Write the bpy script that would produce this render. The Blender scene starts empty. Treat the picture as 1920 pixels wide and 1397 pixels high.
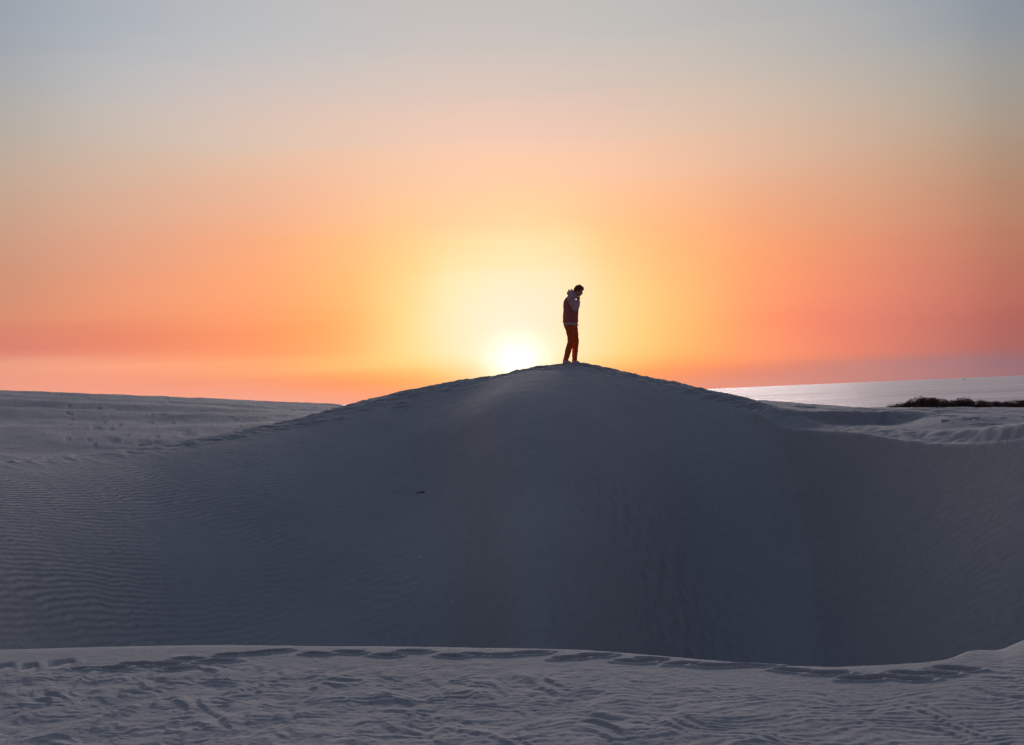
import bpy, bmesh, math, random
import numpy as np
from mathutils import Vector, Matrix

random.seed(7)
rng = np.random.default_rng(7)
SC = bpy.context.scene
COL = SC.collection
R = math.radians

# ------------------------------------------------------------------ camera
F = 2400.0                      # focal length in photo pixels (1920 wide)
EYE = 1.87                      # eye height above the near ridge
PITCH = R(1.093)
ROLL = math.atan(0.043)
fw = np.array([0, math.cos(PITCH), math.sin(PITCH)])
r0 = np.array([1.0, 0, 0]); u0 = np.array([0, -math.sin(PITCH), math.cos(PITCH)])
rt = r0 * math.cos(ROLL) - u0 * math.sin(ROLL)
up = u0 * math.cos(ROLL) + r0 * math.sin(ROLL)
cam_d = bpy.data.cameras.new('camera')
cam = bpy.data.objects.new('camera', cam_d); COL.objects.link(cam)
cam.matrix_world = Matrix(((rt[0], up[0], -fw[0], 0), (rt[1], up[1], -fw[1], 0), (rt[2], up[2], -fw[2], EYE), (0, 0, 0, 1)))
cam_d.sensor_width = 36; cam_d.lens = 36 * F / 1920
cam_d.clip_start = 0.1; cam_d.clip_end = 200000
SC.camera = cam

def ray(px, py):
    """direction seen at a photo pixel"""
    v = fw + (px - 960) / F * rt + (698.5 - py) / F * up
    return v / np.linalg.norm(v)
def azel(px, py):
    v = ray(px, py)
    return math.degrees(math.atan2(v[0], v[1])), math.degrees(math.asin(v[2]))
def to_px(az, el):
    a, e = R(az), R(el)
    v = np.array([math.sin(a) * math.cos(e), math.cos(a) * math.cos(e), math.sin(e)])
    k = v @ fw
    return 960 + F * (v @ rt) / k, 698.5 - F * (v @ up) / k

# ------------------------------------------------------------------ view
SC.view_settings.view_transform = 'Standard'
SC.view_settings.look = 'None'
SC.view_settings.exposure = 0.0
SC.view_settings.gamma = 1.0
SC.view_settings.use_curve_mapping = False
SC.render.film_transparent = False

def lin(c):
    c = np.asarray(c, float) / 255.0
    return np.where(c <= 0.04045, c / 12.92, ((c + 0.055) / 1.055) ** 2.4)

# ------------------------------------------------------------------ sky
SUN_AZ, SUN_EL = azel(972, 684)
SKY = {  # colours of the dusk sky by direction (written at photo positions, turned into azimuth and elevation)
 0:    [(0,150,160,172),(100,162,168,177),(200,174,172,168),(300,190,171,157),(400,200,163,140),(480,203,150,126),(560,208,143,118),(603,217,141,114),(617,214,130,112),(664,220,132,120),(682,238,164,138),(712,238,158,134),(740,240,165,145)],
 240:  [(0,166,175,186),(100,183,188,194),(200,199,192,188),(300,210,184,166),(400,222,172,147),(480,228,160,132),(560,238,154,120),(603,238,148,114),(617,232,134,108),(664,234,136,112),(682,252,169,136),(712,245,155,130),(745,244,165,145)],
 480:  [(0,180,186,194),(100,195,194,194),(200,213,195,187),(300,226,194,172),(400,240,174,142),(480,250,168,124),(560,253,162,116),(606,252,155,110),(620,251,146,104),(666,253,150,106),(686,253,172,120),(712,243,152,118),(750,246,170,150)],
 640:  [(0,189,189,193),(100,199,196,195),(200,220,198,186),(300,236,196,172),(380,248,188,152),(480,252,186,128),(560,253,179,113),(620,252,167,101),(660,253,172,108),(690,253,192,120),(715,253,150,98),(750,246,165,140)],
 760:  [(0,190,190,191),(100,204,196,192),(200,224,200,187),(300,241,201,176),(400,252,200,150),(480,253,207,139),(560,253,216,142),(620,253,218,144),(665,253,219,141),(690,253,206,126),(712,254,172,98),(740,250,160,120)],
 860:  [(0,190,190,190),(100,206,197,192),(200,226,200,187),(300,248,203,178),(400,253,206,158),(480,253,228,172),(540,253,239,198),(600,253,239,204),(655,253,238,200),(685,253,228,168),(705,254,205,130),(735,252,180,120)],
 960:  [(0,189,190,190),(100,206,197,193),(200,227,200,187),(300,250,204,178),(380,253,210,162),(450,253,223,172),(500,253,235,194),(560,253,237,214),(620,253,238,222),(645,253,244,230),(672,255,255,250),(700,255,246,225),(735,254,220,160)],
 1060: [(0,188,189,189),(100,204,196,192),(200,225,198,184),(300,249,202,176),(380,253,206,156),(450,253,220,163),(500,253,233,190),(560,253,234,203),(620,253,234,202),(660,253,236,196),(690,253,225,160),(730,253,200,140)],
 1160: [(0,186,188,188),(100,201,195,190),(200,222,196,181),(300,246,199,172),(400,252,192,144),(480,253,202,135),(560,253,214,142),(620,253,216,142),(655,253,213,138),(680,252,200,120),(700,250,165,100),(730,246,160,120)],
 1280: [(0,185,187,187),(100,199,191,186),(200,219,194,178),(300,240,192,164),(400,252,182,134),(480,253,182,122),(560,254,186,120),(620,254,186,114),(660,253,180,110),(685,252,156,100),(705,244,146,110),(725,235,150,125)],
 1440: [(0,178,181,183),(100,190,185,181),(200,211,190,172),(300,224,181,156),(400,237,163,127),(480,250,156,112),(560,254,148,110),(600,250,140,108),(668,253,150,114),(684,238,140,112),(694,218,134,120),(715,222,146,132)],
 1600: [(0,170,174,178),(100,180,178,175),(200,199,180,164),(300,212,171,147),(400,222,156,124),(480,230,142,112),(560,232,134,114),(600,227,126,114),(667,228,130,113),(680,196,132,126),(702,200,134,128)],
 1760: [(0,152,162,172),(100,168,169,167),(200,183,170,156),(300,195,158,134),(400,205,142,118),(480,208,130,112),(560,206,122,110),(600,198,116,108),(661,194,119,112),(676,166,124,130),(700,176,126,128)],
 1920: [(0,128,140,156),(100,144,148,150),(200,156,148,138),(300,166,138,118),(400,174,124,100),(480,176,110,94),(560,174,98,92),(600,166,92,92),(656,160,97,100),(670,142,108,120),(700,152,112,118)],
}
ELS = np.array([-2, -0.4, 0.15, 0.5, 0.76, 0.9, 1.05, 1.35, 1.7, 2.05, 2.25, 2.45, 2.9, 3.45, 3.7, 3.9, 4.3, 5.1, 6.2, 7.6, 9.2, 11, 13.2, 15.6, 18, 22, 28, 36, 48, 64, 90])
ZEN = lin((90, 106, 136))
xs_sky = sorted(SKY)
def sky_at(px, py):
    def colv(x):
        t = SKY[x]; ys = [q[0] for q in t]
        return np.array([np.interp(py, ys, [q[k] for q in t]) for k in (1, 2, 3)])
    px = min(max(px, 0), 1920)
    j = max(1, int(np.searchsorted(xs_sky, px)))
    a, b = xs_sky[j - 1], xs_sky[j]
    k = (px - a) / (b - a)
    return lin(colv(a) * (1 - k) + colv(b) * k)
cols = []                                       # (azimuth, [colour per elevation])
for x in xs_sky:
    a = azel(x, 640)[0]
    L = []
    for e in ELS:
        if e <= 16:
            px, py = to_px(a, e); L.append(sky_at(px, max(py, 0)))
        else:
            px, py = to_px(a, 15.9); c0 = sky_at(px, max(py, 0))
            k = min(1, (e - 16) / 52.0); k = k ** 0.8
            L.append(c0 * (1 - k) + ZEN * k)
    cols.append((a, L))
def dusk_col(near, far_h, far_m, k):
    """a column outside the picture: fades from the last seen column to the dark blue side opposite the sun"""
    L = []
    for e, c in zip(ELS, near):
        t = min(1, max(0, e) / 30.0)
        f = far_h * (1 - t) + far_m * t
        z = max(0.0, (e - 30) / 60.0) ** 0.7
        f = f * (1 - z) + ZEN * z
        L.append(c * (1 - k) + f * k)
    return L
FH, FM = lin((112, 92, 98)), lin((56, 63, 80))
lft, rgt = cols[0][1], cols[-1][1]
cols = [(-180, dusk_col(lft, FH, FM, 1)), (-130, dusk_col(lft, FH, FM, .96)), (-85, dusk_col(lft, FH, FM, .8)), (-50, dusk_col(lft, FH, FM, .42))] + cols + \
       [(50, dusk_col(rgt, FH, FM, .42)), (85, dusk_col(rgt, FH, FM, .8)), (130, dusk_col(rgt, FH, FM, .96)), (180, dusk_col(rgt, FH, FM, 1))]

W = bpy.data.worlds.new('World'); SC.world = W; W.use_nodes = True
nt = W.node_tree; nt.nodes.clear()
def N(tree, typ, **kw):
    n = tree.nodes.new(typ)
    for k, v in kw.items(): setattr(n, k, v)
    return n
def M2(tree, op, a, b=None, c=None):
    n = tree.nodes.new('ShaderNodeMath'); n.operation = op
    for i, v in enumerate((a, b, c)):
        if v is None: continue
        if isinstance(v, (int, float)): n.inputs[i].default_value = v
        else: tree.links.new(v, n.inputs[i])
    return n.outputs[0]
tc = N(nt, 'ShaderNodeTexCoord'); sx = N(nt, 'ShaderNodeSeparateXYZ'); nt.links.new(tc.outputs['Generated'], sx.inputs[0])
az = M2(nt, 'MULTIPLY', M2(nt, 'ARCTAN2', sx.outputs[0], sx.outputs[1]), 180 / math.pi)
el = M2(nt, 'MULTIPLY', M2(nt, 'ARCSINE', sx.outputs[2]), 180 / math.pi)
# thin layered veils low over the sea: they shift the colour layers up and down a little
cmb = N(nt, 'ShaderNodeCombineXYZ')
nt.links.new(M2(nt, 'MULTIPLY', az, 0.05), cmb.inputs[0]); nt.links.new(M2(nt, 'MULTIPLY', el, 0.8), cmb.inputs[1])
nz = N(nt, 'ShaderNodeTexNoise'); nz.inputs['Scale'].default_value = 1.0; nz.inputs['Detail'].default_value = 4
nt.links.new(cmb.outputs[0], nz.inputs['Vector'])
el2 = M2(nt, 'ADD', el, M2(nt, 'MULTIPLY', M2(nt, 'SUBTRACT', nz.outputs[0], 0.5), M2(nt, 'MINIMUM', M2(nt, 'ADD', 0.35, M2(nt, 'MULTIPLY', M2(nt, 'MAXIMUM', el, 0.0), 0.18)), 1.6)))
P_ = M2(nt, 'DIVIDE', M2(nt, 'ADD', el2, 2.0), 92.0)
fc = N(nt, 'ShaderNodeFloatCurve')
cm = fc.mapping; cv = cm.curves[0]
n_c = len(cols)
az01 = [(c[0] + 180) / 360 for c in cols]
cv.points[0].location = (0, 0); cv.points[1].location = (1, 1)
for i in range(1, n_c - 1): cv.points.new(az01[i], i / (n_c - 1))
for p in cv.points: p.handle_type = 'VECTOR'
cm.update()
nt.links.new(M2(nt, 'DIVIDE', M2(nt, 'ADD', az, 180.0), 360.0), fc.inputs['Value'])
U = M2(nt, 'MULTIPLY', fc.outputs[0], float(n_c - 1))
tot_c = tot_w = None
for i, (a, L) in enumerate(cols):
    rp = N(nt, 'ShaderNodeValToRGB'); rp.color_ramp.interpolation = 'CARDINAL'
    els = rp.color_ramp.elements
    pos = [(e + 2) / 92 for e in ELS]
    els[0].position = pos[0]; els[0].color = (*L[0], 1)
    els[1].position = pos[-1]; els[1].color = (*L[-1], 1)
    for p, c in list(zip(pos, L))[1:-1]:
        q = els.new(p); q.color = (*c, 1)
    nt.links.new(P_, rp.inputs[0])
    dlt = M2(nt, 'SUBTRACT', U, float(i))
    w = M2(nt, 'EXPONENT', M2(nt, 'MULTIPLY', M2(nt, 'MULTIPLY', dlt, dlt), -1.7))
    sc = N(nt, 'ShaderNodeVectorMath', operation='SCALE')
    nt.links.new(rp.outputs[0], sc.inputs[0]); nt.links.new(w, sc.inputs['Scale'])
    if tot_c is None: tot_c, tot_w = sc.outputs[0], w
    else:
        ad = N(nt, 'ShaderNodeVectorMath', operation='ADD')
        nt.links.new(tot_c, ad.inputs[0]); nt.links.new(sc.outputs[0], ad.inputs[1]); tot_c = ad.outputs[0]
        tot_w = M2(nt, 'ADD', tot_w, w)
inv = N(nt, 'ShaderNodeVectorMath', operation='SCALE')
nt.links.new(tot_c, inv.inputs[0]); nt.links.new(M2(nt, 'DIVIDE', 1.0, tot_w), inv.inputs['Scale'])
# the sun itself, half dissolved in the haze over the sea
sd = (math.sin(R(SUN_AZ)) * math.cos(R(SUN_EL)), math.cos(R(SUN_AZ)) * math.cos(R(SUN_EL)), math.sin(R(SUN_EL)))
dt = N(nt, 'ShaderNodeVectorMath', operation='DOT_PRODUCT'); nt.links.new(tc.outputs['Generated'], dt.inputs[0]); dt.inputs[1].default_value = sd
ang = M2(nt, 'MULTIPLY', M2(nt, 'ARCCOSINE', M2(nt, 'MINIMUM', dt.outputs['Value'], 1.0)), 180 / math.pi)
glow = M2(nt, 'MULTIPLY', M2(nt, 'EXPONENT', M2(nt, 'MULTIPLY', M2(nt, 'POWER', M2(nt, 'DIVIDE', ang, 1.15), 2.0), -1.0)), 0.55)
gc = N(nt, 'ShaderNodeVectorMath', operation='SCALE'); gc.inputs[0].default_value = (1.0, .9, .75); nt.links.new(glow, gc.inputs['Scale'])
ad = N(nt, 'ShaderNodeVectorMath', operation='ADD'); nt.links.new(inv.outputs[0], ad.inputs[0]); nt.links.new(gc.outputs[0], ad.inputs[1])
nish = N(nt, 'ShaderNodeTexSky', sky_type='NISHITA'); nish.sun_disc = False
nish.sun_elevation = R(SUN_EL); nish.sun_rotation = R(SUN_AZ)
nish.dust_density = 2.0
bg1 = N(nt, 'ShaderNodeBackground'); bg1.inputs[1].default_value = 0.955
nt.links.new(ad.outputs[0], bg1.inputs[0])
bg2 = N(nt, 'ShaderNodeBackground'); bg2.inputs[1].default_value = 0.008
nt.links.new(nish.outputs[0], bg2.inputs[0])
ash = N(nt, 'ShaderNodeAddShader'); nt.links.new(bg1.outputs[0], ash.inputs[0]); nt.links.new(bg2.outputs[0], ash.inputs[1])
wo = N(nt, 'ShaderNodeOutputWorld'); nt.links.new(ash.outputs[0], wo.inputs[0])

# ------------------------------------------------------------------ sun
sl = bpy.data.lights.new('sun', 'SUN'); sl.energy = 3.4; sl.angle = R(29); sl.color = (1.0, 0.83, 0.81)
so = bpy.data.objects.new('sun', sl); COL.objects.link(so)
# the low sun is dissolved in haze: a broad aureole centred a little above the disc
AUR_EL = azel(972, 600)[1]
sdl = (math.sin(R(SUN_AZ)) * math.cos(R(AUR_EL)), math.cos(R(SUN_AZ)) * math.cos(R(AUR_EL)), math.sin(R(AUR_EL)))
so.rotation_euler = Vector(sdl).to_track_quat('Z', 'Y').to_euler()
so.location = (0, 10, 30)

# ------------------------------------------------------------------ helpers
def tag(o, label=None, cat=None, group=None, kind=None):
    if label: o['label'] = label
    if cat: o['category'] = cat
    if group: o['group'] = group
    if kind: o['kind'] = kind
    return o
def mesh_obj(name, verts, faces, mat=None, parent=None, smooth=True):
    me = bpy.data.meshes.new(name)
    me.from_pydata([tuple(map(float, v)) for v in verts], [], [tuple(f) for f in faces]); me.update()
    if smooth: me.polygons.foreach_set('use_smooth', [True] * len(me.polygons))
    if mat: me.materials.append(mat)
    o = bpy.data.objects.new(name, me); COL.objects.link(o)
    if parent: o.parent = parent
    return o
def empty(name, loc=(0, 0, 0), rz=0):
    o = bpy.data.objects.new(name, None); COL.objects.link(o)
    o.empty_display_size = .2; o.location = loc; o.rotation_euler = (0, 0, rz)
    return o
def mat_new(name, base, rough=0.85, spec=0.2, var=0.0, scale=20.0, bump=0.0, bscale=60.0, bdist=0.003):
    m = bpy.data.materials.new(name); m.use_nodes = True
    t = m.node_tree; b = t.nodes['Principled BSDF']
    b.inputs['Base Color'].default_value = (*base, 1); b.inputs['Roughness'].default_value = rough
    b.inputs['Specular IOR Level'].default_value = spec
    co = t.nodes.new('ShaderNodeTexCoord')
    if var:
        n = t.nodes.new('ShaderNodeTexNoise'); n.inputs['Scale'].default_value = scale; n.inputs['Detail'].default_value = 5
        t.links.new(co.outputs['Object'], n.inputs['Vector'])
        r = t.nodes.new('ShaderNodeValToRGB')
        r.color_ramp.elements[0].position = .3; r.color_ramp.elements[1].position = .7
        r.color_ramp.elements[0].color = (*[c * (1 - var) for c in base], 1)
        r.color_ramp.elements[1].color = (*[min(1, c * (1 + var)) for c in base], 1)
        t.links.new(n.outputs[0], r.inputs[0]); t.links.new(r.outputs[0], b.inputs['Base Color'])
    if bump:
        n = t.nodes.new('ShaderNodeTexNoise'); n.inputs['Scale'].default_value = bscale; n.inputs['Detail'].default_value = 4
        t.links.new(co.outputs['Object'], n.inputs['Vector'])
        bp = t.nodes.new('ShaderNodeBump'); bp.inputs['Strength'].default_value = bump; bp.inputs['Distance'].default_value = bdist
        t.links.new(n.outputs[0], bp.inputs['Height']); t.links.new(bp.outputs[0], b.inputs['Normal'])
    return m

# gradient noise in numpy
_perm = rng.permutation(4096); _ga = rng.uniform(0, 2 * math.pi, 4096)
def gnoise(x, y, seed=0):
    xi = np.floor(x).astype(np.int64); yi = np.floor(y).astype(np.int64); xf = x - xi; yf = y - yi
    def g(ix, iy, fx, fy):
        h = _perm[(ix + _perm[(iy + seed * 131) & 4095]) & 4095]; a = _ga[h]
        return np.cos(a) * fx + np.sin(a) * fy
    u = xf * xf * xf * (xf * (xf * 6 - 15) + 10); v = yf * yf * yf * (yf * (yf * 6 - 15) + 10)
    a = g(xi, yi, xf, yf) * (1 - u) + g(xi + 1, yi, xf - 1, yf) * u
    b = g(xi, yi + 1, xf, yf - 1) * (1 - u) + g(xi + 1, yi + 1, xf - 1, yf - 1) * u
    return (a * (1 - v) + b * v) * 1.5
def fbm(x, y, seed=0, octv=4, gain=.5):
    s = 0; a = 1
    for i in range(octv): s = s + a * gnoise(x * 2 ** i + 13.7 * i, y * 2 ** i - 7.1 * i, seed + i); a *= gain
    return s
def sst(a, b, x):
    t = np.clip((x - a) / (b - a), 0, 1); return t * t * (3 - 2 * t)
def sp(x): return np.logaddexp(0, x)

# ------------------------------------------------------------------ the lie of the land
# everything below is in metres; z relative to the eye, azimuth in degrees from straight ahead (+Y), d the distance from the origin
AZT = np.arange(-180, 180.01, 0.05)
def smooth(v, s):
    k = int(4 * s / .05) + 1
    g = np.exp(-0.5 * ((np.arange(-k, k + 1) * .05) / s) ** 2); g /= g.sum()
    return np.convolve(np.pad(v, k, mode='edge'), g, mode='valid')
def curve_el(pts, s=.2):
    A = [azel(*p) for p in pts]
    return smooth(np.interp(AZT, [a[0] for a in A], [a[1] for a in A]), s)
def curve_v(pts, s=.6):
    return smooth(np.interp(AZT, [azel(p[0], 740)[0] for p in pts], [p[1] for p in pts]), s)
def T(tab, az): return np.interp(az, AZT, tab)

# main dune: crest line (direction from the photograph, distance), then the brink of its steep side
CREST = curve_el([(-300, 900), (0, 862), (150, 852), (280, 838), (450, 808), (560, 783), (640, 763), (700, 748), (760, 735), (800, 728), (870, 713), (900, 709), (935, 705),
                  (985, 693), (1030, 687), (1060, 683), (1090, 681), (1110, 684), (1150, 692), (1200, 704), (1250, 715), (1300, 725), (1350, 737), (1400, 748), (1450, 764),
                  (1500, 785), (1560, 806), (1652, 821), (1726, 818), (1799, 811), (1920, 799), (2100, 780)], .16)
CD = curve_v([(-600, 17), (0, 22), (280, 25), (560, 27.6), (800, 28.4), (1075, 28.4), (1300, 28), (1400, 26.8), (1450, 25.7), (1500, 25), (1560, 24), (1652, 22.5), (1726, 21.5), (1799, 20.6), (1920, 19.4), (2150, 18.5), (2600, 18)], .7)
BRINK = curve_el([(-300, 912), (0, 876), (280, 856), (450, 828), (640, 786), (760, 763), (856, 746), (894, 733), (934, 714), (1006, 701), (1075, 702), (1140, 713), (1200, 726), (1300, 748), (1400, 766),
                  (1450, 778), (1500, 791), (1560, 811), (1652, 825), (1726, 822), (1799, 815), (1920, 803), (2100, 784)], .25)
BW = curve_v([(0, 1.6), (450, 1.6), (760, 1.5), (934, 1.3), (1075, 1.8), (1200, 1.9), (1400, 1.0), (1500, .35), (1600, .15), (1920, .12)], .6)
TAU = curve_v([(0, 1.2), (500, .9), (760, .2), (900, .10), (1000, .18), (1075, .8), (1200, .7), (1400, .4), (1500, .18), (1600, .12), (1920, .12)], .7)
M0 = curve_v([(-300, .16), (0, .17), (400, .20), (700, .24), (850, .25), (1000, .14), (1150, .20), (1300, .34), (1450, .60), (1600, .70), (1800, .74), (1920, .74), (2100, .7)], 2.0)
M1 = curve_v([(-300, .66), (0, .70), (400, .64), (700, .66), (850, .68), (1000, .66), (1150, .68), (1300, .72), (1450, .78), (1600, .80), (1800, .80), (1920, .80), (2100, .7)], 2.0)
T1 = curve_v([(0, 5.5), (400, 7.0), (800, 9.0), (1000, 11.5), (1200, 7.5), (1450, 3.5), (1920, 2.0)], 1.2)
BK = curve_v([(-300, .12), (0, .12), (600, .16), (1075, .22), (1300, .16), (1450, .09), (1600, .05), (1920, .05)], 1.2)
# near ridge
NEAR = curve_el([(-400, 1226), (0, 1221), (150, 1216), (400, 1211), (600, 1213), (900, 1216), (1100, 1220), (1300, 1236), (1440, 1248), (1560, 1252), (1660, 1248), (1740, 1243), (1790, 1236), (1850, 1202), (1920, 1176), (2200, 1140)], .35)
NLEE = curve_v([(-600, .62), (1600, .62), (1720, .6), (1800, .55), (1870, .45), (1920, .4), (2200, .4)], .5)
# land behind: knots over distance, per azimuth
KD = np.array([0, 16, 20, 24, 30, 45, 58, 70, 85, 120, 180, 260, 340, 620, 3000])
def sightz(px, py, d): return d * math.tan(R(azel(px, py)[1]))
far_cols = []
for x, ridge, foot in ((-400, 728, 858), (0, 732, 858), (200, 739, 852), (400, 748, 838), (520, 755, 826), (650, 760.5, 815)):
    zr = sightz(x, ridge, 70); zf = sightz(x, foot, 30)
    far_cols.append((x, [-3, -3, -2.4, -1.7, zf, zf + (zr - zf) * .36, zf + (zr - zf) * .74, zr, zr - .6, -3, -5, -9, -14, -29, -29]))
far_cols.append((760, [-4, -4, -3.5, -3.2, -3, -2.6, -2.4, -2.2, -3, -4.5, -6, -9.5, -14, -29, -29]))
far_cols.append((1250, [-4, -4, -3.5, -3, -2.4, -2.3, -2.6, -3, -3.6, -4.5, -6.5, -10, -14, -29, -29]))
for x, sk in ((1400, 749), (1450, 755.5), (1520, 760.5), (1600, 766), (1700, 767), (1800, 767), (1920, 767), (2200, 762)):
    s = lambda d, k=1.0: sightz(x, sk, d) * k
    far_cols.append((x, [-2.2, s(16) - .22, s(20) - .5, sightz(x, 780, 24), s(30), s(45) - .12, s(58) - .2, s(70) - .25, s(85) - .3, s(120) - .3, s(180) - .3, s(260) + .03, s(340) - 1.8, -29, -29]))
FA = np.array([azel(c[0], 760)[0] for c in far_cols]); FZ = np.array([c[1] for c in far_cols])
FT = np.stack([smooth(np.interp(AZT, FA, FZ[:, k]), .5) for k in range(len(KD))], 1)
# azimuths outside the view relax to rolling dunes
def smax(a, b, k): return .5 * (a + b + np.sqrt((a - b) ** 2 + k * k))

def land(az, d):
    """z relative to the eye of the smooth shape of the land"""
    D = T(CD, az); zc = D * np.tan(np.radians(T(CREST, az)))
    w = T(BW, az); tau = T(TAU, az)
    zb = (D - w) * np.tan(np.radians(T(BRINK, az)))
    ms = np.clip((zc - zb) / w, .02, .5)
    b = T(BK, az); m0 = T(M0, az); m1 = T(M1, az); t1 = T(T1, az)
    t = D - d; tb = np.minimum(.22, w * .35); tau1 = t1 * .27
    drop = lambda t: -b * t + (ms + b) * tb * sp(t / tb) + (m0 - ms) * tau * sp((t - w) / tau) + (m1 - m0) * tau1 * sp((t - t1) / tau1)
    main = zc - (drop(t) - drop(np.zeros_like(t)))
    main = main - 0.02 * np.clip(-t - 6, 0, None) ** 1.5
    # spur running down the middle of the steep side
    xpx = az * 44.0                    # about photo pixels from the centre
    spur = -115 + 85 * np.exp(-np.clip(t, 0, 30) / 3.0) + 40
    g = np.exp(-((xpx - spur) / 130.0) ** 2) * sst(.8, 5, t) * .34
    g2 = np.exp(-((xpx + 170) / 95.0) ** 2) * sst(2.5, 8, t) * .20
    main = main + g - g2
    # land behind
    j = np.clip(np.searchsorted(KD, d) - 1, 0, len(KD) - 2)
    k = (d - KD[j]) / (KD[j + 1] - KD[j]); ai = np.clip(((az + 180) / .05).astype(int), 0, len(AZT) - 1)
    # monotone-ish smooth interpolation
    z0 = FT[ai, j]; z1 = FT[ai, j + 1]
    za = FT[ai, np.clip(j - 1, 0, len(KD) - 1)]; zz = FT[ai, np.clip(j + 2, 0, len(KD) - 1)]
    s_mid = (z1 - z0) / (KD[j + 1] - KD[j])
    s_l = (z0 - za) / np.maximum(KD[j] - KD[np.clip(j - 1, 0, len(KD) - 1)], 1e-6); s_r = (zz - z1) / np.maximum(KD[np.clip(j + 2, 0, len(KD) - 1)] - KD[j + 1], 1e-6)
    t0 = np.where(s_l * s_mid > 0, 2 * s_l * s_mid / (s_l + s_mid + 1e-12), 0); t1_ = np.where(s_r * s_mid > 0, 2 * s_r * s_mid / (s_r + s_mid + 1e-12), 0)
    h = KD[j + 1] - KD[j]
    far = (2 * k ** 3 - 3 * k ** 2 + 1) * z0 + (k ** 3 - 2 * k ** 2 + k) * h * t0 + (-2 * k ** 3 + 3 * k ** 2) * z1 + (k ** 3 - k ** 2) * h * t1_
    # small brink across the flat on the right
    dl = 25.6 - .0 * az + .5 * np.sin(az * .9)
    wr = sst(10.5, 12.0, az) * (1 - sst(16.2, 18.8, az))
    far = far - wr * .26 * (1 - sst(-.25, .1, d - dl)) * sst(-6, -.6, d - dl)
    far = far - .8 * np.clip(D - 1.2 - d, 0, None)
    # rolling of the land behind on the left
    x = d * np.sin(np.radians(az)); y = d * np.cos(np.radians(az))
    wl = (1 - sst(-4, 0, az)) * sst(22, 34, d) * (1 - sst(64, 72, d))
    far = far + wl * (.16 * gnoise(x / 14 + 3, y / 6.0, 5) + .10 * gnoise(x / 7 + y / 14, y / 3.2, 6))
    # near ridge
    Dn = EYE / np.tan(np.radians(-T(NEAR, az)))
    lee = T(NLEE, az); tt = d - Dn; q = .10 + .35 * sst(18.8, 20.6, az)
    back = 1 - sst(35, 80, np.abs(az))
    near = -EYE + .042 - lee * back * q * sp(tt / q)
    near = near - .7 * np.clip(d - 11.5, 0, None) * back
    H = smax(main, far, .10)
    floor = -5.6 + 0 * d
    H = smax(H, near, .22 * sst(8, 11, d) + .001)
    # side and rear: rolling sand
    roll = -EYE - .25 + 1.1 * gnoise(x / 26 + 9, y / 26 + 4, 8) + .5 * gnoise(x / 11, y / 11 + 2, 9)
    side = sst(27, 60, np.abs(az)) * sst(8, 16, d)
    roll = roll - sst(150, 500, d) * 27 * (1 - sst(70, 120, np.abs(az)))
    return H * (1 - side) + roll * side

# footprints: (photo x, y, heading across the line of sight in degrees, size)
def hit(px, py, dmin=4.0, dmax=90.0):
    v = ray(px, py); a = math.degrees(math.atan2(v[0], v[1])); hz = math.hypot(v[0], v[1])
    dd = np.arange(dmin, dmax, .02)
    zl = land(np.full_like(dd, a), dd); zr = dd / hz * v[2]
    i = np.argmax(zl >= zr)
    d = dd[i]; return np.array([d * math.sin(R(a)), d * math.cos(R(a)), zl[i]])
steps = []
for q in [(8,1248),(58,1247),(118,1241),(165,1252),(205,1252),(258,1244),(306,1244),(335,1253),(352,1233),(405,1238),(432,1225),(480,1222),(515,1218.5),(595,1224),(655,1221),(725,1227),
          (775,1219.5),(850,1228),(893,1225),(945,1226),(995,1222.5),(1070,1232),(1115,1226.5),(1190,1238),(1225,1234),(1280,1242),(1335,1246),(1375,1245.5),(1420,1245),(1490,1256),(1555,1260),(1615,1271),
          (1655,1267),(1705,1261),(1710,1271),(1760,1262),(1792,1252)]:
    p = hit(q[0], q[1] + 3.5); steps.append((p[0], p[1], rng.normal(90, 14), rng.uniform(.68, .88), rng.uniform(.055, .075)))
for q in [(443,820),(481,809),(521,806),(565,796),(590,783),(631,787),(645,768),(620,771),(682,770),(547,789),(401,826),(753,759),(752,765),(700,756),(596,792),(505,800),(356,835)]:
    p = hit(*q, 16); steps.append((p[0], p[1], rng.normal(80, 16), rng.uniform(.9, 1.25), rng.uniform(.07, .11)))
def trail(px0, px1, n, t0, t1, depth=(.05, .08)):
    for i in range(n):
        px = px0 + (px1 - px0) * (i + rng.uniform(-.3, .3)) / n
        a = azel(px, 720)[0]; d = float(T(CD, np.array([a]))[0]) - rng.uniform(t0, t1)
        steps.append((d * math.sin(R(a)), d * math.cos(R(a)), rng.normal(88, 18), rng.uniform(.85, 1.2), rng.uniform(*depth)))
trail(700, 1050, 34, .0, .95, (.07, .11)); trail(1095, 1420, 40, -.05, .7, (.05, .08)); trail(1300, 1440, 16, .2, 1.0); trail(1030, 1120, 8, .1, .6)
# worn crossing on the flat to the right
for i in range(120):
    px = rng.uniform(1500, 1990); a = azel(px, 780)[0]
    lo = 25.8 if px < 1745 else float(T(CD, np.array([a]))[0]) + 1.0
    d = rng.uniform(lo, 33); p = (d * math.sin(R(a)), d * math.cos(R(a)))
    steps.append((p[0], p[1], rng.uniform(0, 180), rng.uniform(.9, 1.9), rng.uniform(.03, .09)))
for i in range(110):                 # scattered tracks on the dune behind on the left
    px = rng.uniform(120, 640); py = rng.uniform(745, 838)
    p = hit(px, py, 24.0)
    if p[1] > 27: steps.append((p[0], p[1], rng.uniform(30, 150), rng.uniform(1.0, 1.9), rng.uniform(.03, .07)))
steps = np.array(steps)

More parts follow.
